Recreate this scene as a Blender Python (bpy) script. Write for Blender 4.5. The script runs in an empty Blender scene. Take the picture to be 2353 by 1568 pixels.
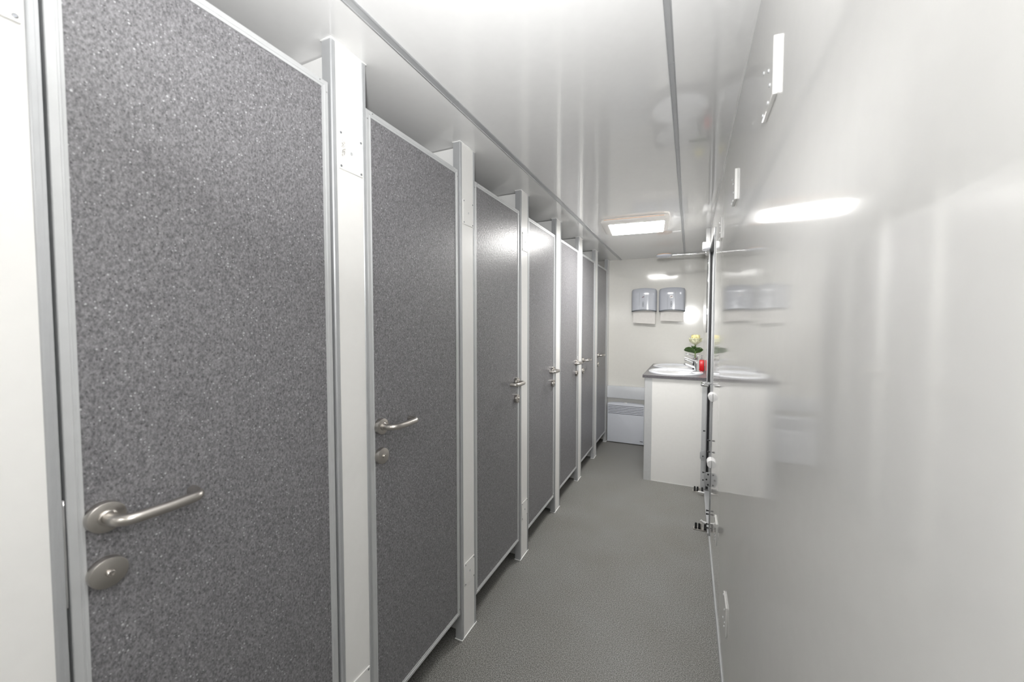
import bpy, bmesh, math, random
from mathutils import Vector, Matrix
random.seed(7)
PI = math.pi
scene = bpy.context.scene
COL = scene.collection

# ------------------------------------------------------------------ camera, world, lights, exposure
H = 2.30                                   # ceiling height
HC = 1.4786                                # camera height
A = 0.9416                                 # left post plane  (x = -A)
B = 0.149                                  # right wall plane (x =  B)
YE = 5.02                                  # end wall
YB = -1.90                                 # wall behind the camera
XL = -2.15                                 # rear wall of the cubicles
YAW, PIT, ROL, FPX = -0.4299, -0.0404, 0.0005, 889.196

cy, sy, cp, sp = math.cos(YAW), math.sin(YAW), math.cos(PIT), math.sin(PIT)
fw = Vector((sy*cp, cy*cp, sp)); rt = Vector((cy, -sy, 0)); up = rt.cross(fw)
rt2 = math.cos(ROL)*rt + math.sin(ROL)*up
up2 = -math.sin(ROL)*rt + math.cos(ROL)*up
cam_data = bpy.data.cameras.new('camera')
cam = bpy.data.objects.new('camera', cam_data); COL.objects.link(cam)
m = Matrix((rt2, up2, -fw)).transposed().to_4x4(); m.translation = Vector((0, 0, HC))
cam.matrix_world = m
cam_data.sensor_fit = 'HORIZONTAL'; cam_data.sensor_width = 36.0
cam_data.lens = FPX/2353.0*36.0
cam_data.clip_start = 0.01
cam_data.dof.use_dof = True; cam_data.dof.focus_distance = 2.6; cam_data.dof.aperture_fstop = 3.2
scene.camera = cam

world = bpy.data.worlds.new('world'); scene.world = world
world.use_nodes = True
world.node_tree.nodes['Background'].inputs[0].default_value = (0.9, 0.95, 1, 1)
world.node_tree.nodes['Background'].inputs[1].default_value = 0.05

FLASH_W, BEAM_W, BOUNCE_W, LAMP_E, LAMP2_E = 7.0, 98.0, 12.0, 53.0, 25.0   # camera flash: dome, beam and tilted head (W); emission of the two ceiling lamps
def light(name, typ, energy, loc, aim=None):
    l = bpy.data.lights.new(name, typ); l.energy = energy; l.color = (1.0, 0.997, 0.995)
    o = bpy.data.objects.new(name, l); COL.objects.link(o); o.location = loc
    if aim: o.rotation_euler = Vector(aim).to_track_quat('-Z', 'Y').to_euler()
    return l
fl = light('camera_flash_dome', 'POINT', FLASH_W, (0.0, -0.06, 1.73)); fl.shadow_soft_size = 0.04
fs = light('camera_flash_beam', 'SPOT', BEAM_W, (0.0, -0.06, 1.73), (-.11, 1.0, -.10)); fs.shadow_soft_size = 0.04
fs.spot_size = math.radians(50); fs.spot_blend = 1.0
fb = light('camera_flash_head', 'AREA', BOUNCE_W, (0.0, -0.06, 1.76), (-.32, .64, .70))   # head tilted up towards the ceiling
fb.shape = 'DISK'; fb.size = 0.09; fb.spread = math.radians(110)

vs = scene.view_settings
scene.display_settings.display_device = 'sRGB'
vs.view_transform = 'Standard'; vs.look = 'None'; vs.exposure = 0.22; vs.gamma = 1.0
vs.use_curve_mapping = False

# ------------------------------------------------------------------ materials
def nodes(name):
    mt = bpy.data.materials.new(name); mt.use_nodes = True
    nt = mt.node_tree
    return mt, nt, nt.nodes['Principled BSDF']

def N(nt, typ, **kw):
    n = nt.nodes.new(typ)
    for k, v in kw.items():
        if k in n.inputs.keys(): n.inputs[k].default_value = v
        else: setattr(n, k, v)
    return n

def add_bump(nt, bs, scale, strength, dist, detail=2.0, vec=None):
    no = N(nt, 'ShaderNodeTexNoise', Scale=scale, Detail=detail)
    if vec is None:
        g = N(nt, 'ShaderNodeNewGeometry'); vec = g.outputs['Position']
    nt.links.new(vec, no.inputs['Vector'])
    bp = N(nt, 'ShaderNodeBump', Strength=strength, Distance=dist)
    nt.links.new(no.outputs[0], bp.inputs['Height'])
    nt.links.new(bp.outputs[0], bs.inputs['Normal'])
    return bp

def plain(name, col, rough=0.4, metal=0.0, bump=None, ior=None, coat=0.0, var=0.0, spec=None):
    mt, nt, bs = nodes(name)
    bs.inputs['Base Color'].default_value = (*col, 1)
    bs.inputs['Roughness'].default_value = rough
    bs.inputs['Metallic'].default_value = metal
    if ior: bs.inputs['IOR'].default_value = ior
    if coat: bs.inputs['Coat Weight'].default_value = coat; bs.inputs['Coat Roughness'].default_value = 0.05
    if spec is not None: bs.inputs['Specular IOR Level'].default_value = spec
    if var:
        g = N(nt, 'ShaderNodeNewGeometry')
        no = N(nt, 'ShaderNodeTexNoise', Scale=35.0, Detail=4.0)
        nt.links.new(g.outputs['Position'], no.inputs['Vector'])
        rp = N(nt, 'ShaderNodeValToRGB')
        rp.color_ramp.elements[0].color = (*[c*(1-var) for c in col], 1); rp.color_ramp.elements[0].position = .3
        rp.color_ramp.elements[1].color = (*[min(1, c*(1+var)) for c in col], 1); rp.color_ramp.elements[1].position = .7
        nt.links.new(no.outputs[0], rp.inputs[0]); nt.links.new(rp.outputs[0], bs.inputs['Base Color'])
    if bump: add_bump(nt, bs, *bump)
    return mt

M = {}
M['wall'] = plain('glossy_white_panel', (0.76, 0.755, 0.735), 0.065, bump=(40, .02, .001), var=.01)
M['wall_end'] = plain('glossy_white_end_panel', (0.75, 0.74, 0.70), 0.095, bump=(300, .05, .0008), var=.01)
M['ceiling'] = plain('glossy_white_ceiling', (0.785, 0.785, 0.78), 0.05, bump=(40, .015, .001), var=.01)
M['post'] = plain('white_post_laminate', (0.80, 0.795, 0.775), 0.30, bump=(140, .05, .001), var=.01)
M['partition'] = plain('white_partition', (0.78, 0.78, 0.77), 0.35, var=.01)
M['alu'] = plain('satin_aluminium', (0.47, 0.48, 0.49), 0.38, 0.35, bump=(300, .04, .0005), var=.02)
M['alu_light'] = plain('pale_aluminium', (0.56, 0.57, 0.575), 0.42, 0.25, var=.02)
M['steel'] = plain('brushed_steel', (0.52, 0.495, 0.465), 0.29, 1.0, bump=(500, .03, .0003), var=.04)
M['chrome'] = plain('chrome', (0.82, 0.82, 0.83), 0.06, 1.0, var=.01)
M['black'] = plain('black_rubber', (0.012, 0.012, 0.014), 0.5, var=.1)
M['screw'] = plain('screw_head_steel', (0.30, 0.31, 0.33), 0.35, 0.8, var=.05)
M['sealant'] = plain('white_sealant', (0.86, 0.86, 0.85), 0.45, var=.01)
M['white_plastic'] = plain('white_plastic', (0.80, 0.80, 0.80), 0.28, var=.01)
M['lamp_frame'] = plain('cream_lamp_plastic', (0.78, 0.76, 0.73), 0.35, var=.01)
M['orange'] = plain('dull_orange', (0.80, 0.42, 0.18), 0.5, var=.15)
M['disp'] = plain('grey_gloss_plastic', (0.50, 0.52, 0.57), 0.14, var=.01)
M['disp_dark'] = plain('dark_grey_plastic', (0.13, 0.145, 0.16), 0.35, var=.03)
M['heater'] = plain('white_painted_steel', (0.64, 0.665, 0.72), 0.4, var=.01)
M['trunking'] = plain('white_trunking', (0.66, 0.68, 0.71), 0.35, var=.01)
M['slot'] = plain('dark_slot', (0.05, 0.05, 0.07), 0.6, var=.05)
M['paper'] = plain('white_paper', (0.74, 0.72, 0.69), 0.9, bump=(220, .2, .002), var=.02)
M['ceramic'] = plain('white_ceramic', (0.82, 0.84, 0.88), 0.08, coat=.5, var=.005)
M['red'] = plain('red_plastic', (0.62, 0.008, 0.012), 0.25, var=.03)
M['petal'] = plain('cream_petal', (0.92, 0.84, 0.43), 0.55, var=.06)
M['petal_pale'] = plain('pale_green_petal', (0.74, 0.74, 0.52), 0.55, var=.08)
M['leaf'] = plain('dark_green_leaf', (0.045, 0.10, 0.02), 0.45, var=.3)
M['stem'] = plain('green_stem', (0.13, 0.20, 0.06), 0.5, var=.2)
M['vase'] = plain('dark_glass', (0.03, 0.03, 0.035), 0.08, var=.05)
M['logo_red'] = plain('dark_red_print', (0.09, 0.015, 0.02), 0.4, var=.1)
M['mirror'] = plain('mirror_silver', (0.86, 0.87, 0.87), 0.02, 1.0, var=.002)
M['stain'] = plain('grey_residue', (0.50, 0.48, 0.45), 0.8, var=.5)

def emission(name, col, strength):
    mt = bpy.data.materials.new(name); mt.use_nodes = True
    nt = mt.node_tree; nt.nodes.clear()
    e = nt.nodes.new('ShaderNodeEmission'); o = nt.nodes.new('ShaderNodeOutputMaterial')
    e.inputs[0].default_value = (*col, 1); e.inputs[1].default_value = strength
    nt.links.new(e.outputs[0], o.inputs[0]); return mt

def door_material():
    mt, nt, bs = nodes('grey_granite_laminate')
    L = nt.links.new
    g = N(nt, 'ShaderNodeNewGeometry')
    mp = N(nt, 'ShaderNodeMapping'); mp.inputs['Rotation'].default_value = (0.9, 0, 0); mp.inputs['Scale'].default_value = (1, 1.0, 0.62)
    L(g.outputs['Position'], mp.inputs['Vector'])
    n1 = N(nt, 'ShaderNodeTexNoise', Scale=270.0, Detail=3.0, Roughness=.7)
    L(mp.outputs[0], n1.inputs['Vector'])
    r1 = N(nt, 'ShaderNodeValToRGB')
    r1.color_ramp.elements[0].position = .34; r1.color_ramp.elements[0].color = (0.092, 0.0905, 0.096, 1)
    r1.color_ramp.elements[1].position = .68; r1.color_ramp.elements[1].color = (0.285, 0.281, 0.293, 1)
    L(n1.outputs[0], r1.inputs[0])
    # light specks
    gs = N(nt, 'ShaderNodeSeparateXYZ'); L(g.outputs['Position'], gs.inputs[0])
    gc = N(nt, 'ShaderNodeCombineXYZ'); L(gs.outputs[1], gc.inputs[0]); L(gs.outputs[2], gc.inputs[1])
    v = N(nt, 'ShaderNodeTexVoronoi', voronoi_dimensions='2D', Scale=165.0); L(gc.outputs[0], v.inputs['Vector'])
    sep = N(nt, 'ShaderNodeSeparateColor'); L(v.outputs['Color'], sep.inputs[0])
    th = N(nt, 'ShaderNodeMath', operation='MULTIPLY'); L(sep.outputs[0], th.inputs[0]); L(sep.outputs[1], th.inputs[1])
    th2 = N(nt, 'ShaderNodeMath', operation='MULTIPLY_ADD'); L(th.outputs[0], th2.inputs[0]); th2.inputs[1].default_value = .60; th2.inputs[2].default_value = -.20
    lt = N(nt, 'ShaderNodeMath', operation='SUBTRACT'); L(th2.outputs[0], lt.inputs[0]); L(v.outputs['Distance'], lt.inputs[1])
    sm = N(nt, 'ShaderNodeMath', operation='MULTIPLY', use_clamp=True); L(lt.outputs[0], sm.inputs[0]); sm.inputs[1].default_value = 7.0
    mix = N(nt, 'ShaderNodeMix', data_type='RGBA'); L(sm.outputs[0], mix.inputs['Factor'])
    L(r1.outputs[0], mix.inputs[6]); mix.inputs[7].default_value = (0.52, 0.52, 0.535, 1)
    # dark specks
    v2 = N(nt, 'ShaderNodeTexVoronoi', voronoi_dimensions='2D', Scale=140.0); L(gc.outputs[0], v2.inputs['Vector'])
    sep2 = N(nt, 'ShaderNodeSeparateColor'); L(v2.outputs['Color'], sep2.inputs[0])
    t3 = N(nt, 'ShaderNodeMath', operation='MULTIPLY_ADD'); L(sep2.outputs[0], t3.inputs[0]); t3.inputs[1].default_value = .9; t3.inputs[2].default_value = -.58
    l3 = N(nt, 'ShaderNodeMath', operation='SUBTRACT'); L(t3.outputs[0], l3.inputs[0]); L(v2.outputs['Distance'], l3.inputs[1])
    s3 = N(nt, 'ShaderNodeMath', operation='MULTIPLY', use_clamp=True); L(l3.outputs[0], s3.inputs[0]); s3.inputs[1].default_value = 7.0
    mix2 = N(nt, 'ShaderNodeMix', data_type='RGBA'); L(s3.outputs[0], mix2.inputs['Factor'])
    L(mix.outputs[2], mix2.inputs[6]); mix2.inputs[7].default_value = (0.07, 0.067, 0.072, 1)
    L(mix2.outputs[2], bs.inputs['Base Color'])
    bs.inputs['Roughness'].default_value = 0.34
    bp = N(nt, 'ShaderNodeBump', Strength=.35, Distance=.002)
    n2 = N(nt, 'ShaderNodeTexNoise', Scale=190.0, Detail=1.5); L(mp.outputs[0], n2.inputs['Vector'])
    L(n2.outputs[0], bp.inputs['Height']); L(bp.outputs[0], bs.inputs['Normal'])
    return mt
M['door'] = door_material()

def floor_material():
    mt, nt, bs = nodes('speckled_grey_vinyl')
    L = nt.links.new
    g = N(nt, 'ShaderNodeNewGeometry')
    n1 = N(nt, 'ShaderNodeTexNoise', Scale=240.0, Detail=2.5, Roughness=.75); L(g.outputs['Position'], n1.inputs['Vector'])
    r1 = N(nt, 'ShaderNodeValToRGB')
    e = r1.color_ramp.elements
    e[0].position = .36; e[0].color = (0.055, 0.055, 0.051, 1)
    e[1].position = .66; e[1].color = (0.46, 0.46, 0.445, 1)
    k = e.new(.5); k.color = (0.215, 0.214, 0.203, 1)
    L(n1.outputs[0], r1.inputs[0])
    n2 = N(nt, 'ShaderNodeTexNoise', Scale=3.0, Detail=4.0); L(g.outputs['Position'], n2.inputs['Vector'])
    r2 = N(nt, 'ShaderNodeValToRGB')
    r2.color_ramp.elements[0].position = .3; r2.color_ramp.elements[0].color = (.90, .88, .85, 1)
    r2.color_ramp.elements[1].position = .7; r2.color_ramp.elements[1].color = (1, 1, 1, 1)
    L(n2.outputs[0], r2.inputs[0])
    mx = N(nt, 'ShaderNodeMix', data_type='RGBA', blend_type='MULTIPLY'); mx.inputs['Factor'].default_value = 1
    L(r1.outputs[0], mx.inputs[6]); L(r2.outputs[0], mx.inputs[7])
    # welded seam across the sheet
    sx = N(nt, 'ShaderNodeSeparateXYZ'); L(g.outputs['Position'], sx.inputs[0])
    d = N(nt, 'ShaderNodeMath', operation='SUBTRACT'); L(sx.outputs[1], d.inputs[0]); d.inputs[1].default_value = 1.226
    ab = N(nt, 'ShaderNodeMath', operation='ABSOLUTE'); L(d.outputs[0], ab.inputs[0])
    ls = N(nt, 'ShaderNodeMath', operation='LESS_THAN'); L(ab.outputs[0], ls.inputs[0]); ls.inputs[1].default_value = .0016
    fx = N(nt, 'ShaderNodeMath', operation='MULTIPLY'); L(ls.outputs[0], fx.inputs[0]); fx.inputs[1].default_value = .6
    m2 = N(nt, 'ShaderNodeMix', data_type='RGBA'); L(fx.outputs[0], m2.inputs['Factor']); L(mx.outputs[2], m2.inputs[6]); m2.inputs[7].default_value = (.26, .22, .19, 1)
    L(m2.outputs[2], bs.inputs['Base Color'])
    bs.inputs['Roughness'].default_value = .5
    bp = N(nt, 'ShaderNodeBump', Strength=.3, Distance=.002); L(n1.outputs[0], bp.inputs['Height']); L(bp.outputs[0], bs.inputs['Normal'])
    return mt
M['floor'] = floor_material()

def counter_material():
    mt, nt, bs = nodes('dark_granite_laminate')
    L = nt.links.new
    g = N(nt, 'ShaderNodeNewGeometry')
    n1 = N(nt, 'ShaderNodeTexNoise', Scale=260.0, Detail=2.0); L(g.outputs['Position'], n1.inputs['Vector'])
    r1 = N(nt, 'ShaderNodeValToRGB')
    r1.color_ramp.elements[0].position = .35; r1.color_ramp.elements[0].color = (0.05, 0.048, 0.055, 1)
    r1.color_ramp.elements[1].position = .7; r1.color_ramp.elements[1].color = (0.20, 0.19, 0.20, 1)
    L(n1.outputs[0], r1.inputs[0]); L(r1.outputs[0], bs.inputs['Base Color'])
    bs.inputs['Roughness'].default_value = .28
    return mt
M['counter'] = counter_material()

# ------------------------------------------------------------------ mesh helpers
def box(bm, x0, x1, y0, y1, z0, z1, bev=0.0, seg=2):
    vs_ = [bm.verts.new((x, y, z)) for x in (x0, x1) for y in (y0, y1) for z in (z0, z1)]
    f = [(0, 1, 3, 2), (4, 6, 7, 5), (0, 4, 5, 1), (2, 3, 7, 6), (0, 2, 6, 4), (1, 5, 7, 3)]
    fs = [bm.faces.new([vs_[i] for i in q]) for q in f]
    bmesh.ops.recalc_face_normals(bm, faces=fs)
    if bev:
        ed = set(e for q in fs for e in q.edges)
        bmesh.ops.bevel(bm, geom=list(ed), offset=bev, segments=seg, affect='EDGES', profile=0.5)

def tube(bm, pts, r, n=12, cap=True, rad=None):
    pts = [Vector(p) for p in pts]; rings = []
    prev = None
    for i, p in enumerate(pts):
        t = (pts[min(i+1, len(pts)-1)] - pts[max(i-1, 0)]).normalized()
        if prev is None:
            ref = Vector((0, 0, 1)) if abs(t.z) < .9 else Vector((1, 0, 0))
            u = t.cross(ref).normalized()
        else:
            u = (prev - t*prev.dot(t)).normalized()
        prev = u; v = t.cross(u)
        rr = rad[i] if rad else r
        rings.append([bm.verts.new(p + rr*(math.cos(2*PI*k/n)*u + math.sin(2*PI*k/n)*v)) for k in range(n)])
    for a, b in zip(rings, rings[1:]):
        for k in range(n): bm.faces.new((a[k], a[(k+1) % n], b[(k+1) % n], b[k]))
    if cap:
        bm.faces.new(rings[0][::-1]); bm.faces.new(rings[-1])

def bend(pts, r, n=5):
    """polyline with rounded corners"""
    pts = [Vector(p) for p in pts]; out = [pts[0]]
    for a, b, c in zip(pts, pts[1:], pts[2:]):
        d1 = (a-b).normalized(); d2 = (c-b).normalized()
        p1 = b + d1*r; p2 = b + d2*r
        for i in range(n+1):
            t = i/n; out.append((1-t)**2*p1 + 2*t*(1-t)*b + t*t*p2)
    out.append(pts[-1]); return out

def lathe(bm, prof, n=32, axis='z', ctr=(0, 0, 0), sx=1.0, sy=1.0):
    """profile [(radius, height)] turned about an axis"""
    ctr = Vector(ctr); rings = []
    for r, h in prof:
        ring = []
        for k in range(n):
            c, s = math.cos(2*PI*k/n)*r*sx, math.sin(2*PI*k/n)*r*sy
            q = {'z': (c, s, h), 'x': (h, c, s), 'y': (s, h, c)}[axis]
            ring.append(bm.verts.new(ctr + Vector(q)))
        rings.append(ring)
    for a, b in zip(rings, rings[1:]):
        for k in range(n): bm.faces.new((a[k], a[(k+1) % n], b[(k+1) % n], b[k]))
    if prof[0][0] > 1e-6: bm.faces.new(rings[0][::-1])
    if prof[-1][0] > 1e-6: bm.faces.new(rings[-1])
    bmesh.ops.remove_doubles(bm, verts=[v for q in rings for v in q], dist=1e-7)

def prism(bm, poly, d0, d1, axis='y', bev=0.0):
    """extrude a 2D polygon: axis x -> poly in (y,z); y -> (x,z); z -> (x,y)"""
    def P(p, d): return {'x': (d, p[0], p[1]), 'y': (p[0], d, p[1]), 'z': (p[0], p[1], d)}[axis]
    a = [bm.verts.new(P(p, d0)) for p in poly]; b = [bm.verts.new(P(p, d1)) for p in poly]
    n = len(poly); fs = [bm.faces.new(a), bm.faces.new(b)]
    for k in range(n): fs.append(bm.faces.new((a[k], a[(k+1) % n], b[(k+1) % n], b[k])))
    bmesh.ops.recalc_face_normals(bm, faces=fs)
    if bev:
        ed = set(list(fs[0].edges) + list(fs[1].edges))
        bmesh.ops.bevel(bm, geom=list(ed), offset=bev, segments=2, affect='EDGES', profile=0.5)

def rrect(x0, x1, y0, y1, r, n=6):
    out = []
    for cx, cy_, a0 in ((x1-r, y1-r, 0), (x0+r, y1-r, PI/2), (x0+r, y0+r, PI), (x1-r, y0+r, 1.5*PI)):
        for i in range(n+1):
            a = a0 + PI/2*i/n; out.append((cx+r*math.cos(a), cy_+r*math.sin(a)))
    return out

def obj(name, bm, mat, parent=None, smooth=True):
    bmesh.ops.recalc_face_normals(bm, faces=bm.faces[:])
    me = bpy.data.meshes.new(name); bm.to_mesh(me); bm.free()
    me.materials.append(mat)
    if smooth:
        me.polygons.foreach_set('use_smooth', [True]*len(me.polygons))
        try: me.set_sharp_from_angle(angle=math.radians(38))
        except Exception: pass
    o = bpy.data.objects.new(name, me); COL.objects.link(o)
    if parent: o.parent = parent
    return o

def BM(): return bmesh.new()

def tag(o, label=None, cat=None, group=None, kind=None):
    if label: o['label'] = label
    if cat: o['category'] = cat
    if group: o['group'] = group
    if kind: o['kind'] = kind
    return o

def thing(name, label, cat, loc=(0, 0, 0), group=None, rotz=0.0):
    o = bpy.data.objects.new(name, None); COL.objects.link(o)
    o.location = loc; o.rotation_euler = (0, 0, rotz); o.empty_display_size = .05
    return tag(o, label, cat, group)

def struct(name, bm, mat, label=None, cat=None, parent=None):
    o = obj(name, bm, mat, parent)
    if parent is None: tag(o, label, cat, kind='structure')
    return o

def copy_tree(o, parent=None):
    c = o.copy(); COL.objects.link(c)
    if parent: c.parent = parent
    for ch in o.children: copy_tree(ch, c)
    return c

def slab(x0, x1, y0, y1, z0, z1, bev=0.0):
    bm = BM(); box(bm, x0, x1, y0, y1, z0, z1, bev); return bm

# ------------------------------------------------------------------ room shell
DY0, DY1, DZ = 2.985, 3.80, 2.12           # entrance door opening in the right wall
struct('floor', slab(XL-.1, B+.25, YB-.1, YE+.1, -.06, 0), M['floor'], 'speckled grey vinyl floor of the narrow washroom corridor', 'floor')
struct('ceiling', slab(XL-.1, B+.25, YB-.1, YE+.1, H, H+.06), M['ceiling'], 'glossy white ceiling over the corridor and cubicles', 'ceiling')
bm = BM()
box(bm, B, B+.06, YB, DY0, 0, H); box(bm, B, B+.06, DY0, DY1, DZ, H); box(bm, B, B+.06, DY1, YE, 0, H)
struct('wall_right', bm, M['wall'], 'glossy white panel wall along the right of the corridor', 'wall')
struct('wall_end', slab(XL, B+.06, YE, YE+.06, 0, H), M['wall_end'], 'glossy cream white wall closing the far end of the corridor', 'wall')
struct('wall_back', slab(XL, B+.06, YB-.06, YB, 0, H), M['wall'], 'white wall at the near end of the corridor', 'wall')
struct('wall_left', slab(XL-.06, XL, YB, YE, 0, H), M['wall'], 'white rear wall of the toilet cubicles', 'wall')

def ceiling_strip(name, xa, xb, joint, label):
    """flat aluminium cover strip with raised edges, in two lengths"""
    bm = BM()
    for ya, yb in ((YB, joint-.0015), (joint+.0015, YE-.001)):
        w = xb-xa
        prof = [(xa, H), (xa, H-.003), (xa+w*.14, H-.0045), (xa+w*.2, H-.0025), (xb-w*.2, H-.0025), (xb-w*.14, H-.0045), (xb, H-.003), (xb, H)]
        prism(bm, prof, ya, yb, 'y')
    box(bm, xa+.002, xb-.002, joint-.0015, joint+.0015, H-.001, H)
    return struct(name, bm, M['alu'], label, 'trim')
ceiling_strip('trim_1', -.812, -.783, 1.233, 'long grey aluminium ceiling strip nearer the cubicle doors')
ceiling_strip('trim_2', -.0755, -.0555, 1.335, 'long grey aluminium ceiling strip nearer the right wall')
bm = BM()
prism(bm, [(B, 0), (B-.007, 0), (B-.007, .012), (B-.004, .022), (B, .024)], YB, DY0-.03, 'y')
prism(bm, [(B, 0), (B-.007, 0), (B-.007, .012), (B-.004, .022), (B, .024)], DY1+.03, 3.84, 'y')
struct('baseboard_right', bm, M['alu_light'], 'slim pale skirting strip along the foot of the right wall', 'skirting')
bm = BM(); prism(bm, [(B, H), (B-.006, H), (B, H-.006)], YB, YE, 'y')
struct('trim_3', bm, M['sealant'], 'thin white bead where the right wall meets the ceiling', 'trim')

# ------------------------------------------------------------------ cubicle posts
POST_W, PITCH, P0 = 0.130, 0.682, 0.133
PD = 0.036
def screw_mesh(r=.0035, d=.0016, axis='x'):
    bm = BM(); lathe(bm, [(r, 0), (r, d*.6), (r*.75, d), (r*.35, d), (0, d*.55)], 12, axis); return bm

def make_post(width, label, group):
    """front face at local x = 0, near edge at local y = 0, floor at z = 0"""
    t = thing('cubicle_post', label, 'post', (0, 0, 0), group)
    e = .016
    obj('core_panel', slab(-PD+.002, -.0012, e, width-e, .004, H-.004), M['post'], t)
    for y0, y1, s in ((0, e, 1), (width-e, width, -1)):
        bm = BM()
        prof = [(-PD, y0), (-PD, y1), (-.004, y1), (0, y1-.0012), (0, y0+.0025), (-.0025, y0)]
        prism(bm, prof, .004, H-.004, 'z')
        # two shallow ribs down the front of the profile
        for yy in (y0+.0045, y1-.005):
            box(bm, -.0005, .0008, yy-.0010, yy+.0010, .004, H-.004)
        obj('edge_profile', bm, M['alu'], t)
    for z0, z1 in ((.0005, .004), (H-.004, H-.0005)):
        obj('sealant_bead', slab(-PD-.003, .003, -.003, width+.003, z0, z1, .001), M['sealant'], t)
    return t

def cover_plate(parent, y0, y1, z0, z1, hole=True):
    bm = BM(); box(bm, -.001, .0028, y0, y1, z0, z1, .0006, 1)
    pl = obj('cover_plate', bm, M['post'], parent)
    scr = None
    for yy in (y0+.006, y1-.006):
        for zz in (z0+.008, z1-.008):
            if scr is None:
                scr = obj('screw', screw_mesh(), M['screw'], pl)
            else:
                c = scr.copy(); COL.objects.link(c); scr_c = c; c.parent = pl
            (scr if scr.location.length == 0 and yy == y0+.006 and zz == z0+.008 else scr_c).location = (.0028, yy, zz)
    if hole:
        bm = BM(); lathe(bm, [(.0050, 0), (.0050, .0014), (.0034, .0016), (.0030, .0002), (0, .0001)], 14, 'x')
        h = obj('plug', bm, M['alu_light'], pl); h.location = (.0028, (y0+y1)/2, (z0+z1)/2)
    return pl

where = ['white post at the left edge of the photo, before the nearest cubicle door',
         'white post with a smudged cover plate, between the nearest and second cubicle doors',
         'white post between the second and third cubicle doors',
         'white post between the third and fourth cubicle doors',
         'white post between the fourth and fifth cubicle doors',
         'white post between the fifth and sixth cubicle doors',
         'white post between the sixth and seventh cubicle doors',
         'narrow grey end post where the cubicle row meets the far wall']
POST_Y = [P0 + PITCH*k for k in range(8)]
for k in range(8):
    wd = POST_W if k < 7 else YE-.002-POST_Y[7]
    t = make_post(wd, where[k], 'posts of the cubicle row')
    t.location = (-A, POST_Y[k], 0)
    if k < 4:
        cover_plate(t, .022, wd-.020, 1.940, 2.052)
        cover_plate(t, .022, wd-.020, .248, .357)
    if k == 1:
        bm = BM(); rnd = random.Random(3)
        for q in range(70):
            yy = .031+.012*rnd.random(); zz = 1.978+.046*rnd.random(); s = .0006+.0011*rnd.random()
            lathe(bm, [(s, 0), (s*.8, .0004), (0, .0005)], 7, 'x', (.0027, yy, zz), 1, 1.6)
        obj('tape_residue', bm, M['stain'], t)
    # keep plate of the door lock on the side next to the handle
    for hy in ([-1] if k in (1, 2, 6, 7) else []) + ([1] if k in (2, 3, 4) else []):      # pivot bracket under the hinge side of a door
        bm = BM(); y0 = -.030 if hy < 0 else wd-.004
        box(bm, -.030, -.016, y0, y0+.034, .118, .1298, .0015, 1); obj('pivot_bracket', bm, M['alu'], t)
    if k in (0, 1, 5, 6):
        bm = BM(); box(bm, -.024, -.0045, wd, wd+.0028, 1.00, 1.185, .0008, 1)
        obj('strike_plate', bm, M['chrome'], t)
    if k in (3, 4, 5):
        bm = BM(); box(bm, -.024, -.0045, -.0028, 0, 1.00, 1.185, .0008, 1)
        obj('strike_plate', bm, M['chrome'], t)

for k in range(7):
    o = obj('cubicle_partition', slab(XL+.002, -A-PD-.0045, POST_Y[k]+.046, POST_Y[k]+.074, .004, H-.004, .001), M['partition'])
    names = ['left-edge', 'nearest smudged', 'second-to-third door', 'third-to-fourth door', 'fourth-to-fifth door', 'fifth-to-sixth door', 'sixth-to-seventh door']
    tag(o, 'white cubicle partition running back behind the %s post' % names[k], 'partition', 'partitions between the cubicles', 'thing')

# ------------------------------------------------------------------ cubicle doors
DW, DZ0, DZ1, REC = 0.541, 0.130, 2.170, 0.006
def door_frame_bm():
    bm = BM(); F = .021
    prof = [(0, -.030), (0, -.0012), (.0012, 0), (.0125, 0), (.0135, -.0015), (.0160, -.0015), (.0170, -.0002), (F, -.0006), (F, -.004), (F, -.026), (F, -.030)]
    corners = [(0, DZ0, 1, 1), (DW, DZ0, -1, 1), (DW, DZ1, -1, -1), (0, DZ1, 1, -1)]
    rings = [[bm.verts.new((x, cy_+sy_*u, cz+sz*u)) for u, x in prof] for cy_, cz, sy_, sz in corners]
    n = len(prof)
    for i in range(4):
        a, b = rings[i], rings[(i+1) % 4]
        for k in range(n): bm.faces.new((a[k], a[(k+1) % n], b[(k+1) % n], b[k]))
    return bm

def lever_bm(d, L=.122):
    bm = BM()
    p1 = bend([(.010, 0, 0), (.062, 0, 0), (.062, d*L*.6, -.001)], .030, 8)
    p2 = bend([(.062, d*L*.6, -.001), (.060, d*L, 0), (.022, d*(L+.005), .001)], .014, 6)
    tube(bm, p1+p2[1:], .0102, 18)
    lathe(bm, [(.0135, .010), (.0135, .0200), (.0115, .0215), (.0115, .0225)], 20, 'x')
    return bm

def rosette_bm():
    bm = BM(); lathe(bm, [(.0262, 0), (.0268, .0015), (.0268, .0140), (.0262, .0158), (.0248, .0166), (0, .0168)], 40, 'x'); return bm

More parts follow.
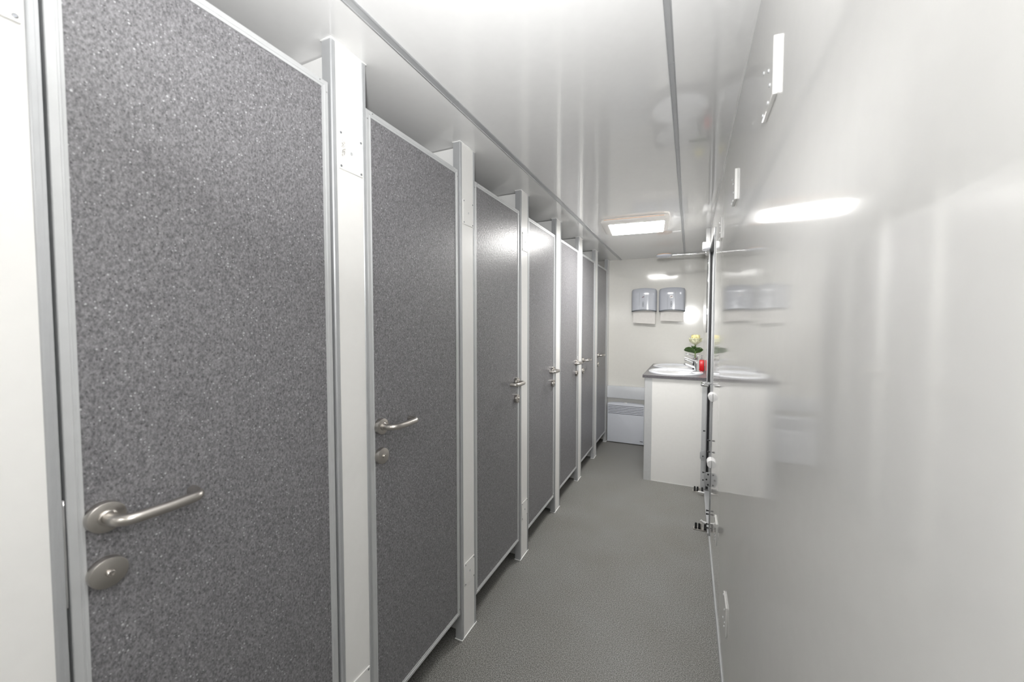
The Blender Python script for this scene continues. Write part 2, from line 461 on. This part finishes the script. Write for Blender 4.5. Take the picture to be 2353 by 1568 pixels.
def make_door(left):
    t = thing('door', 'x', 'door', (0, 0, 0), 'grey speckled cubicle doors')
    obj('leaf_panel', slab(-.026, -.0028, .018, DW-.018, DZ0+.018, DZ1-.018), M['door'], t)
    obj('frame', door_frame_bm(), M['alu_light'], t)
    yc = .045 if left else DW-.045; d = 1 if left else -1
    h = obj('lever_handle', lever_bm(d), M['steel'], t); h.location = (-.0028, yc, 1.137)
    obj('rosette', rosette_bm(), M['steel'], h)
    k = obj('lock_rosette', rosette_bm(), M['steel'], t); k.location = (-.0028, yc, 1.036)
    bm = BM(); lathe(bm, [(.0062, .016), (.0062, .0215), (.0050, .0230), (.0040, .0230), (.0040, .0215), (0, .0215)], 18, 'x')
    box(bm, .0210, .0233, -.0012, .0012, -.0035, .0035)
    obj('release_pin', bm, M['steel'], k)
    first = None
    for yy, zz in ((.006, DZ1-.030), (.028, DZ1-.006), (DW-.006, DZ1-.030), (DW-.028, DZ1-.006), (.006, DZ0+.030), (.028, DZ0+.006), (DW-.006, DZ0+.030), (DW-.028, DZ0+.006)):
        if first is None:
            bm = BM(); lathe(bm, [(.0027, 0), (.0023, .0011), (.0012, .0016), (0, .0017)], 10, 'x')
            first = obj('rivet', bm, M['chrome'], t); r = first
        else:
            r = first.copy(); COL.objects.link(r); r.parent = t
        r.location = (0, yy, zz)
    return t

dlab = ['large grey speckled cubicle door nearest the camera, lever handle at its left',
        'second grey speckled cubicle door, lever handle at its left, behind the smudged post',
        'third grey speckled cubicle door, the nearest with its handle at the right',
        'fourth grey speckled cubicle door, between third and fifth, handle at right',
        'fifth grey speckled cubicle door, the farthest with its handle at the right',
        'sixth grey speckled cubicle door, second from the far wall, handle at left',
        'seventh grey speckled cubicle door, next to the far end wall, handle at left']
dl = make_door(True); dr = make_door(False)
used = {True: False, False: False}
for k in range(7):
    left = k in (0, 1, 5, 6); src = dl if left else dr
    o = copy_tree(src) if used[left] else src
    used[left] = True
    o.location = (-A-REC, POST_Y[k]+POST_W+.0055, 0); o['label'] = dlab[k]; o['kind'] = 'thing'

# ------------------------------------------------------------------ plates on the right wall
plates = [(.925, 1.045, 1.935, 2.048, 'narrow white plate with screws, high on the right wall nearest the camera'),
          (1.640, 1.745, 1.940, 2.050, 'narrow white plate high on the right wall, middle of the upper three'),
          (2.338, 2.440, 1.942, 2.052, 'narrow white plate high on the right wall, farthest of the upper three'),
          (1.635, 1.745, .290, .405, 'white plate low on the right wall, nearer of the two above the skirting'),
          (2.262, 2.380, .318, .432, 'white plate low on the right wall, the one just before the entrance door')]
for y0, y1, z0, z1, lab in plates:
    bm = BM(); th = .0085 if z0 > 1 else .0055
    box(bm, B-th, B, y0, y1, z0, z1, .0008, 1)
    o = tag(obj('wall_plate', bm, M['wall']), lab, 'plate', 'cover plates on the right wall')
    first = None
    for yy, zz in ((y0+.05, z0+.008), (y0+.05, z1-.04), (y0+.032, (z0+z1)/2-.022), (y1-.01, z0+.01), (y1-.01, z1-.01)):
        if first is None:
            bm = BM(); lathe(bm, [(.0040, 0), (.0036, -.0016), (.0015, -.0022), (0, -.0020)], 12, 'x'); first = obj('screw', bm, M['alu_light'], o); s = first
        else:
            s = first.copy(); COL.objects.link(s); s.parent = o
        s.location = (B-th, yy, zz)

# ------------------------------------------------------------------ entrance door in the right wall
d1 = bpy.data.objects.new('door_1', None); COL.objects.link(d1); d1.location = (B, DY0, 0)
tag(d1, 'entrance door seen edge-on in the right wall', 'door', kind='structure')
DWW = DY1-DY0
def rel(x0, x1, y0, y1, z0, z1, bev=0): return slab(x0-B, x1-B, y0-DY0, y1-DY0, z0, z1, bev)
obj('leaf', rel(B+.042, B+.059, DY0+.012, DY1-.018, .02, DZ-.016), M['wall'], d1)
bm = BM(); box(bm, -.005, .0, -.034, 0, .0, DZ+.02, .0015); box(bm, -.001, .058, 0, .010, 0, DZ)
obj('jamb', bm, M['alu'], d1)
bm = BM(); box(bm, -.005, .004, DWW-.014, DWW-.001, 0, DZ-.001, .002); box(bm, .0225, .041, DWW-.018, DWW-.001, 0, DZ-.001, .002); box(bm, -.005, 0, DWW-.001, DWW+.03, 0, DZ+.02, .0015)
obj('jamb', bm, M['alu'], d1)
obj('rubber_seal', slab(.0045, .0220, DWW-.020, DWW-.001, .03, DZ-.002, .002), M['black'], d1)
bm = BM(); box(bm, -.005, 0, .0, DWW, DZ+.002, DZ+.02, .0015)
obj('head_profile', bm, M['alu_light'], d1)
obj('head_seal', slab(.002, .024, .011, DWW-.021, DZ-.014, DZ-.001, .002), M['black'], d1)
bm = BM(); box(bm, -.010, .041, .011, DWW-.021, .0, .018, .003); obj('sill', bm, M['alu'], d1)
bm = lever_bm(1, .115); bmesh.ops.rotate(bm, verts=bm.verts[:], cent=(0, 0, 0), matrix=Matrix.Rotation(PI, 3, 'Z'))
tube(bm, [(-.012, 0, 0), (.040, 0, 0)], .0092, 14)
hd = obj('lever_handle', bm, M['chrome'], d1); hd.location = (.002, .24, 1.045)
bm = rosette_bm(); bmesh.ops.rotate(bm, verts=bm.verts[:], cent=(0, 0, 0), matrix=Matrix.Rotation(PI, 3, 'Z')); ro = obj('rosette', bm, M['chrome'], hd); ro.location = (.040, 0, 0)
for zz in (1.0, .552):
    bm = BM(); n = 20
    q = [(-.027*math.sin(PI*k/n), .027*math.cos(PI*k/n)) for k in range(n+1)]
    prism(bm, q, -.085, 0, 'y', .003)
    o = obj('stop_buffer', bm, M['white_plastic'], d1); o.location = (-.0004, -.036, zz)
def hinge(y, z, s, screws, x, k=1.0):
    q = [(-.058*s*k, -.030*s), (-.058*s*k, .030*s), (-.038*s*k, .055*s), (-.001, .055*s), (-.001, -.055*s), (-.038*s*k, -.055*s)]
    bm = BM(); prism(bm, q, -.0025, .0025, 'y', .0006)
    h = obj('hinge_plate', bm, M['alu'], d1); h.location = (x, y, z)
    for px, pz in screws:
        bm = BM(); lathe(bm, [(.0058, 0), (.0052, -.004), (.002, -.005), (0, -.005)], 12, 'y')
        o = obj('screw', bm, M['black'], h); o.location = (px*s*k, -.0025, pz*s)
hinge(-.037, .418, .90, ((-.022, .040), (-.036, 0), (-.022, -.040)), -.0005, .76)
hinge(DWW+.027, .312, .85, ((-.022, -.006),), -.0052, .80)
for zz, yb in ((.685, -.018), (.605, -.018), (.192, -.018), (.168, -.018), (.097, -.018), (.070, -.018), (.540, DWW+.015), (.165, DWW+.015), (.095, DWW+.015)):
    bm = BM(); lathe(bm, [(0, -.018), (.006, -.017), (.007, -.011), (.004, -.009), (.004, 0)], 12, 'x')
    o = obj('bolt', bm, M['black'], d1); o.location = (-.005, yb, zz)

def floor_bracket(y, pts):
    """steel foot with three upright black bolts and a pale stub lever at the door sill"""
    bm = BM(); box(bm, -.100, -.006, y-.022, y+.022, .0, .006, .001, 1); box(bm, -.052, -.046, y-.018, y+.018, .006, .046, .001, 1)
    o = obj('sill_bracket', bm, M['steel'], d1)
    for x in (-.082, -.060, -.022):
        bm = BM(); lathe(bm, [(.009, .0055), (.009, .014), (.0075, .016), (.0075, .040), (.006, .046), (0, .047)], 14, 'z')
        b_ = obj('bolt', bm, M['black'], o); b_.location = (x, y-.006, 0)
    bm = BM(); tube(bm, bend([(px, y+py, pz) for px, py, pz in pts], .010, 4), .0075, 10)
    obj('stub_lever', bm, M['white_plastic'], o)
floor_bracket(.085, [(-.012, -.010, .058), (-.036, -.010, .060), (-.052, -.010, .072)])
floor_bracket(DWW-.03, [(-.008, -.075, .026), (-.030, -.075, .028), (-.058, -.075, .030)])

# white luminaire box with its cable trunk, above the entrance door
t = thing('wall_box', 'small white box under a cable trunk, high on the right wall over the entrance door', 'electrical box', (B, 3.70, 2.125))
bm = BM(); box(bm, -.062, -.001, -.075, .055, .0, .050, .006, 3); obj('housing', bm, M['white_plastic'], t)
bm = BM(); box(bm, -.058, -.001, -.070, .050, -.006, .001, .002); obj('base_cover', bm, M['disp'], t)
bm = BM(); box(bm, -.034, -.001, -.022, .022, .050, H-2.125-.001, .002); obj('cable_trunk', bm, M['white_plastic'], t)

# ------------------------------------------------------------------ ceiling lamps
def ceiling_light(loc, rotz, strength, label):
    t = thing('ceiling_light', label, 'lamp', loc, 'ceiling lamps', rotz)
    X0, X1, Y0, Y1 = -.262, .240, -.268, .200
    def ring(bm, poly, z): return [bm.verts.new((x, y, z)) for x, y in poly]
    def fr(d, r): return rrect(X0+d, X1-d, Y0+d, Y1-d, r, 8)
    bm = BM()                                        # dished outer frame round the diffuser
    outs = [(fr(0, .050), -.0130), (fr(0, .050), -.0190), (fr(.006, .046), -.0245), (fr(.016, .040), -.0275),
            (rrect(-.214, .214, -.187, .187, .014, 8), -.0300), (rrect(-.207, .207, -.180, .180, .008, 8), -.0310), (rrect(-.207, .207, -.180, .180, .008, 8), -.0200)]
    rs = [ring(bm, p_, z) for p_, z in outs]
    for a, b in zip(rs, rs[1:]):
        n = len(a)
        for k in range(n): bm.faces.new((a[k], a[(k+1) % n], b[(k+1) % n], b[k]))
    obj('frame', bm, M['lamp_frame'], t)
    bm = BM(); prism(bm, fr(.004, .048), -.0095, -.0004, 'z', .002); obj('base', bm, M['lamp_frame'], t)
    bm = BM(); box(bm, X0+.030, X1-.040, Y0+.002, Y0+.014, -.0130, -.0096); obj('gap_strip', bm, M['orange'], t)  # thin orange strip in the gap between base and frame, near edge only
    bm = BM(); prism(bm, rrect(-.205, .205, -.178, .178, .008), -.0325, -.0215, 'z')
    obj('diffuser', bm, emission('lit_diffuser', (1.0, 0.985, 0.96), strength), t)
    return t
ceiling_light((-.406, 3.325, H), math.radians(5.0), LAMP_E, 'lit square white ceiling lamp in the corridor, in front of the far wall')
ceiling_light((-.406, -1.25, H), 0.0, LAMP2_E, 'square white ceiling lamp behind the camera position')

# ------------------------------------------------------------------ far wall: trunking, heater, dispensers
o = tag(obj('cable_trunking', slab(-.9405, -.3815, 4.958, YE-.001, .562, .712, .004), M['trunking']), 'broad white cable trunking box running along the far wall above the heater', 'trunking')

t = thing('panel_heater', 'white panel convector heater on the far wall beside the vanity', 'heater', (-.708, YE, .010))
HW = .222
bm = BM()
q = [(-HW, 0), (HW, 0), (HW, .485)] + [(HW*math.cos(a), .485+.014*math.sin(a)) for a in [PI*i/12 for i in range(1, 12)]] + [(-HW, .485)]
prism(bm, q, -.088, -.012, 'y', .004); obj('casing', bm, M['heater'], t)
bm = BM(); box(bm, -HW+.02, HW-.02, -.012, -.001, .05, .45); obj('wall_bracket', bm, M['slot'], t)
first = None
for i in range(6):
    if first is None:
        first = obj('grille_slot', slab(-HW+.010, HW-.006, -.0892, -.086, -.0028, .0028), M['slot'], t); s = first
    else:
        s = first.copy(); COL.objects.link(s); s.parent = t
    s.location = (0, 0, .462-.0195*i)
bm = BM(); box(bm, -.018, .018, -.085, -.055, .497, .506, .002); obj('switch', bm, M['white_plastic'], t)
bm = BM(); box(bm, HW-.046, HW-.010, -.0892, -.086, .036, .043); obj('maker_mark', bm, M['slot'], t)

def dispenser(x, label, zoff, plabel, pz, logo_plate):
    t = thing('towel_dispenser', label, 'dispenser', (x, YE, 1.650+zoff), 'paper towel dispensers')
    W, Z = .144, .275
    # bowed front, arched top: loft of horizontal sections
    bm = BM(); rows = []
    zs = [0, .004, .03, .10, .17, .215, .240, .255, .265, .272, .276]
    for z in zs:
        kz = 1.0 if z < .20 else math.sqrt(max(0, 1-((z-.20)/.0765)**2*.80))
        wz = W if z < .24 else W*(1-.085*((z-.24)/.036)**2.2)
        dep = .070 + .052*kz
        row = []
        nn = 22
        for i in range(nn+1):
            u = -1+2*i/nn
            xx = wz*u
            yy = -(dep*(1-.22*abs(u)**2.4) * (1-max(0, (abs(u)-.86)/.14)**2*.35))
            arch = -.012*u*u if z > .2 else 0
            sag = (.016*(1-u*u)) if z < .01 else 0
            row.append(bm.verts.new((xx, yy, z+arch*((z-.2)/.075 if z > .2 else 0)+sag)))
        row = [bm.verts.new((-wz, -.002, row[0].co.z))] + row + [bm.verts.new((wz, -.002, row[-1].co.z))]
        rows.append(row)
    for a, b in zip(rows, rows[1:]):
        for k in range(len(a)-1): bm.faces.new((a[k], a[k+1], b[k+1], b[k]))
    bm.faces.new(rows[-1])
    obj('cover', bm, M['disp'], t)
    # dark lower lip
    bm = BM(); n = len(rows[0]) if False else 23
    a0, a1, b0, b1 = [], [], [], []
    for i in range(n):
        u = -1+2*i/(n-1); yy = -(.122*(1-.22*abs(u)**2.4)*(1-max(0, (abs(u)-.86)/.14)**2*.35)); sag = .016*(1-u*u)
        a0.append(bm.verts.new((W*u*1.004, yy-.001, sag+.002))); a1.append(bm.verts.new((W*u*1.004, yy-.001, sag-.010)))
        b0.append(bm.verts.new((W*u*.9, yy*.55, sag+.002))); b1.append(bm.verts.new((W*u*.9, yy*.55, sag-.008)))
    for L1, L2 in ((a0, a1), (a1, b1), (b1, b0), (b0, a0)):
        for k in range(n-1): bm.faces.new((L1[k], L1[k+1], L2[k+1], L2[k]))
    for k in (0, n-1): bm.faces.new((a0[k], a1[k], b1[k], b0[k]))
    obj('lower_lip', bm, M['disp_dark'], t)
    for xa in (-W, W-.008):
        obj('side_foot', slab(xa, xa+.008, -.060, -.003, -.006, .006), M['disp_dark'], t)
    # seams
    for xx in (-.047, .038):
        bm = BM(); u = xx/W; yy = -.122*(1-.22*abs(u)**2.4)
        box(bm, xx-.0007, xx+.0007, yy-.0012, yy+.004, .022, .225); obj('seam', bm, M['disp_dark'], t)
    yf = -.1222
    if logo_plate:
        bm = BM(); prism(bm, rrect(-.024, .016, .148, .182, .010), yf-.0008, yf+.002, 'y'); obj('badge', bm, M['white_plastic'], t)
    bm = BM(); prism(bm, [(-.018, .156), (-.002, .164), (.010, .168), (.008, .174), (-.006, .170), (-.019, .160)], yf-.0022, yf+.002, 'y'); obj('logo', bm, M['logo_red'], t)
    bm = BM()
    po = rrect(-.013, .004, .048, .110, .008); pi_ = rrect(-.0095, .0005, .0515, .1065, .0048)
    va = [bm.verts.new((x_, yf-.0015, z_)) for x_, z_ in po]; vb = [bm.verts.new((x_, yf-.0015, z_)) for x_, z_ in pi_]
    vc = [bm.verts.new((x_, yf+.003, z_)) for x_, z_ in po]
    n = len(va)
    for k in range(n):
        bm.faces.new((va[k], va[(k+1) % n], vb[(k+1) % n], vb[k])); bm.faces.new((va[k], va[(k+1) % n], vc[(k+1) % n], vc[k]))
    w_ = obj('level_window', bm, M['disp_dark'], t)
    bm = BM(); box(bm, -.0085, -.0005, yf-.0012, yf+.002, .070, .076); box(bm, -.0085, -.0005, yf-.0012, yf+.002, .084, .089); obj('lock_slot', bm, M['disp_dark'], w_)
    # paper sheet
    bm = BM(); cols = 14; rws = 8; g = []
    for j in range(rws+1):
        r_ = []
        for i in range(cols+1):
            u = -1+2*i/cols; v = j/rws
            drop = pz*(1+(.05*u if not logo_plate else -.10*abs(u-1)*.5))
            r_.append((.127*u+.003, -.060-.012*v+.004*math.sin(3*u+2*v)-.006*(1-u*u), .016-(drop+.016)*v))
        g.append(r_)
    fr = [[bm.verts.new(p_) for p_ in r_] for r_ in g]; bk = [[bm.verts.new((p_[0], p_[1]+.0015, p_[2])) for p_ in r_] for r_ in g]
    for S in (fr, bk):
        for j in range(rws):
            for i in range(cols): bm.faces.new((S[j][i], S[j][i+1], S[j+1][i+1], S[j+1][i]))
    for j in range(rws):
        for i in (0, cols): bm.faces.new((fr[j][i], fr[j+1][i], bk[j+1][i], bk[j][i]))
    for i in range(cols):
        for j in (0, rws): bm.faces.new((fr[j][i], fr[j][i+1], bk[j][i+1], bk[j][i]))
    # a second ply folded across the front
    if logo_plate:
        q = [(-.085, -.052), (.045, -.004), (.105, .006), (.112, .010), (-.09, .010)]
    else:
        q = [(-.095, -.010), (-.03, -.014), (.045, -.012), (.105, -.002), (.105, .010), (-.095, .010)]
    prism(bm, q, -.0765, -.0750, 'y')
    p_ = tag(obj('paper_towel', bm, M['paper']), plabel, 'paper towel', 'paper towels hanging from the dispensers')
    p_.location = (x, YE, 1.650+zoff)
dispenser(-.509, 'left grey paper towel dispenser on the far wall', 0.003, 'white paper towel hanging from the left dispenser', .150, False)
dispenser(-.194, 'right grey paper towel dispenser on the far wall, with a pale badge', 0.0, 'white paper towel hanging lopsided from the right dispenser', .127, True)

# ------------------------------------------------------------------ vanity
VX, VY, CZ0, CZ1 = -.380, 3.855, .984, 1.010
t = thing('vanity_cabinet', 'white vanity cabinet with a grey left corner profile under the dark worktop', 'cabinet', (VX, VY, 0))
VW = B-.002-VX
obj('end_panel', slab(.066, VW-.034, .004, .022, 0, CZ0-.001), M['post'], t)
obj('front_panel', slab(.004, .022, .068, YE-.002-VY, 0, CZ0-.001), M['post'], t)
bm = BM(); prism(bm, [(0, .003), (.003, 0), (.068, 0), (.068, .022), (.022, .022), (.022, .068), (0, .068)], 0, CZ0-.001, 'z'); obj('corner_profile', bm, M['alu_light'], t)
bm = BM(); box(bm, VW-.034, VW, .0, .024, 0, CZ0-.001, .001, 1); obj('wall_profile', bm, M['alu_light'], t)
bm = BM(); box(bm, .066, VW-.034, .0026, .0036, 0, .006); obj('sealant_bead', bm, M['sealant'], t)

SK = [(-.121, 4.190), (-.121, 4.738)]; SXR, SYR = .254, .266
bm = BM()
x0, x1, y0, y1 = VX-.018, B-.001, VY-.012, YE-.001
def loops(z):
    es = []
    rect = [bm.verts.new((x, y, z)) for x, y in ((x0, y0), (x1, y0), (x1, y1), (x0, y1))]
    ell = [[bm.verts.new((cx+math.cos(2*PI*k/48)*(SXR-.030), cy_+math.sin(2*PI*k/48)*(SYR-.030), z)) for k in range(48)] for cx, cy_ in SK]
    L_ = [rect]+ell
    for l in L_:
        for k in range(len(l)): es.append(bm.edges.new((l[k], l[(k+1) % len(l)])))
    return L_, es
la, ea = loops(CZ1); lb, eb = loops(CZ0)
bmesh.ops.triangle_fill(bm, edges=ea, use_beauty=True); bmesh.ops.triangle_fill(bm, edges=eb, use_beauty=True)
for p_, q in zip(la, lb):
    for k in range(len(p_)): bm.faces.new((p_[k], p_[(k+1) % len(p_)], q[(k+1) % len(q)], q[k]))
tag(obj('worktop', bm, M['counter'], smooth=False), 'dark grey speckled worktop on the vanity holding both basins', 'worktop')

for i, (cx, cy_) in enumerate(SK):
    t = thing('wash_basin', ['nearer oval white wash basin set into the dark worktop', 'farther oval white wash basin, next to the far wall'][i], 'basin', (cx, cy_, CZ1), 'oval wash basins')
    bm = BM()
    pr = [(1.0, .001), (1.0, .007), (.988, .013), (.965, .0155), (.945, .0145), (.93, .0155), (.90, .013), (.86, -.002), (.80, -.045), (.68, -.095), (.48, -.128), (.22, -.140), (.09, -.143),
          (.09, -.153), (.24, -.150), (.50, -.140), (.70, -.106), (.83, -.050), (.868, -.004), (.87, .001)]
    lathe(bm, [(r*.254, z) for r, z in pr] + [(.254, .001)], 56, 'z', (0, 0, 0), 1.0, SYR/SXR)
    # deck for the tap at the wall side
    obj('bowl', bm, M['ceramic'], t)
    bm = BM(); prism(bm, [(.135+.0*k, 0) for k in ()] or rrect(.150, .232, -.060, .060, .03), .004, .0165, 'z', .003); obj('tap_deck', bm, M['ceramic'], t)
    bm = BM(); lathe(bm, [(.021, -.1430), (.021, -.1395), (.017, -.138), (0, -.139)], 20, 'z'); obj('drain', bm, M['chrome'], t)
    # mixer tap, standing on the basin
    f = thing('mixer_tap', ['chrome mixer tap on the nearer basin', 'chrome mixer tap on the farther basin, behind the flower vase'][i], 'tap', (.070, cy_+.004, CZ1+.0168), 'chrome mixer taps')
    bm = BM(); lathe(bm, [(.027, 0), (.027, .004), (.0225, .008), (.0215, .040), (.0225, .075), (.0230, .092), (.019, .104), (.008, .110), (0, .111)], 24, 'z'); obj('body', bm, M['chrome'], f)
    bm = BM(); pts = [(-.012, 0, .040), (-.035, 0, .048), (-.070, 0, .062), (-.100, 0, .074), (-.112, 0, .076)]
    tube(bm, pts, .012, 14, rad=[.014, .0125, .011, .0105, .010])
    lathe(bm, [(.010, .058), (.0105, .062), (.0105, .078), (.006, .083), (0, .084)], 14, 'z', (-.106, 0, 0)); obj('spout', bm, M['chrome'], f)
    bm = BM(); pts = [(.004, 0, .104), (-.020, 0, .110), (-.060, 0, .123), (-.098, 0, .136), (-.108, 0, .138)]
    tube(bm, pts, .007, 12, rad=[.016, .012, .0075, .0070, .0072]); obj('lever', bm, M['chrome'], f)

# soap dispenser
t = thing('soap_dispenser', 'red soap pump bottle on the worktop against the right wall', 'soap bottle', (.122, 4.462, CZ1+.0005))
bm = BM(); prism(bm, rrect(-.023, .023, -.030, .030, .007), 0, .112, 'z', .004); obj('bottle', bm, M['red'], t)
bm = BM(); lathe(bm, [(.012, .112), (.012, .126), (.006, .127), (.006, .150), (.010, .151), (.010, .160), (0, .161)], 18, 'z')
tube(bm, bend([(0, 0, .156), (-.040, 0, .156), (-.043, 0, .147)], .006, 3), .004, 10); obj('pump', bm, M['chrome'], t)

# vase and flower
t = thing('bud_vase', 'small dark vase holding the flower, behind the nearer tap', 'vase', (.056, 4.466, CZ1+.0005))
bm = BM(); lathe(bm, [(.020, 0), (.021, .004), (.021, .060), (.015, .085), (.013, .100), (.017, .128), (.014, .128), (.010, .100), (.012, .085), (.017, .060), (.017, .008), (0, .008)], 24, 'z'); obj('body', bm, M['vase'], t)
bm = BM(); lathe(bm, [(.0176, .1225), (.0186, .124), (.0186, .129), (.0172, .1305), (.0145, .1305), (.0145, .128), (.0172, .1275)], 24, 'z'); obj('rim_band', bm, M['chrome'], t)
t = thing('flower', 'cream rosette flower with dark green leaves in the small vase', 'flower', (.056, 4.466, CZ1+.012))
bm = BM(); tube(bm, [(0, 0, 0), (.001, 0, .10), (.003, -.001, .18), (.003, 0, .275)], .0055, 10, rad=[.004, .005, .0055, .007]); obj('stem', bm, M['stem'], t)
def petal_bm(L, W, curl, cup, th=.0012, ruf=.0, seed=0):
    """petal from the origin along +x, curling up"""
    rnd = random.Random(seed); bm = BM(); nu, nv = 8, 6; g = []
    for i in range(nu+1):
        u = i/nu; r_ = []
        w = W*min(1, .28+1.5*u)*(1 if u < .6 else max(.30, (1-((u-.6)/.44)**3)**.5))
        ang = curl*u
        bx = L*(math.sin(ang)/curl if abs(curl) > .01 else u); bz = L*((1-math.cos(ang))/curl if abs(curl) > .01 else 0)
        for j in range(nv+1):
            v = -1+2*j/nv
            r_.append(Vector((bx-cup*.3*v*v*w, w*v, bz+cup*w*v*v+ruf*u*math.sin(7*v+seed)*u)))
        g.append(r_)
    fr = [[bm.verts.new(p_) for p_ in r_] for r_ in g]; bk = [[bm.verts.new(p_-Vector((0, 0, th))) for p_ in r_] for r_ in g]
    for S in (fr, bk):
        for i in range(nu):
            for j in range(nv): bm.faces.new((S[i][j], S[i][j+1], S[i+1][j+1], S[i+1][j]))
    for i in range(nu):
        for j in (0, nv): bm.faces.new((fr[i][j], fr[i+1][j], bk[i+1][j], bk[i][j]))
    for j in range(nv):
        for i in (0, nu): bm.faces.new((fr[i][j], fr[i][j+1], bk[i][j+1], bk[i][j]))
    return bm
FZ = .312
layers = [(5, .026, .015, 1.7, .35, .022, 'petal'), (7, .044, .020, 1.8, .30, .014, 'petal'), (9, .060, .024, 1.8, .28, .002, 'petal'),
          (9, .078, .028, 1.7, .26, -.008, 'petal'), (9, .084, .030, .95, .22, -.030, 'petal_pale'), (6, .080, .028, .55, .20, -.050, 'petal_pale')]
ph = 0
for li, (n, L, W, curl, cup, dz, mt) in enumerate(layers):
    ph += .5
    for k in range(n):
        o = obj('petal', petal_bm(L, W, curl, cup, ruf=.006, seed=li*11+k), M[mt], t)
        tilt = [-1.15, -.80, -.45, -.18, -.20, -.42][li]
        o.rotation_euler = (0, tilt, 2*PI*k/n+ph+.12*math.sin(k*3.1)); o.location = (.003, 0, FZ+dz-.010)
for ang, L, W, z, tilt, curl, roll in ((PI, .118, .036, .170, -.62, -.75, 1.0), (.05, .082, .036, .170, -.72, -.45, -1.0), (2.4, .062, .024, .200, -.60, .15, .5), (-1.0, .050, .020, .195, -.7, .1, .2), (-2.3, .048, .022, .205, -.75, .15, .4)):
    o = obj('leaf', petal_bm(L, W, curl, .22, ruf=.007, seed=int(L*1000)), M['leaf'], t)
    o.rotation_mode = 'QUATERNION'
    o.rotation_quaternion = (Matrix.Rotation(ang, 3, 'Z') @ Matrix.Rotation(tilt, 3, 'Y') @ Matrix.Rotation(roll, 3, 'X')).to_quaternion()
    o.location = (.003, 0, z)

# mirror and its lamp
bm = BM(); box(bm, B-.0085, B-.0003, 4.06, 4.95, 1.415, 2.095, .001, 1)
t = tag(obj('mirror', bm, M['mirror']), 'wall mirror seen edge-on above the wash basins', 'mirror')
bm = BM(); box(bm, B-.0088, B-.0042, 4.054, 4.0595, 1.41, 2.10); obj('edge_strip', bm, M['black'], t)
t = thing('mirror_lamp', 'chrome arm lamp with an oval head reaching out above the mirror', 'lamp', (B, 4.22, 2.185))
bm = BM(); box(bm, -.022, -.0003, -.035, .035, -.022, .022, .004); obj('wall_mount', bm, M['chrome'], t)
bm = BM(); prism(bm, [(-.325, -.009), (-.325, .003), (-.015, .006), (-.015, -.010)], -.012, .012, 'y', .003); obj('arm', bm, M['chrome'], t)
bm = BM(); lathe(bm, [(0, -.020), (.7, -.018), (.93, -.011), (1.0, -.002), (.95, .003), (.6, .006), (0, .006)], 36, 'z', (-.395, 0, 0), .078, .080); obj('head', bm, M['disp'], t)
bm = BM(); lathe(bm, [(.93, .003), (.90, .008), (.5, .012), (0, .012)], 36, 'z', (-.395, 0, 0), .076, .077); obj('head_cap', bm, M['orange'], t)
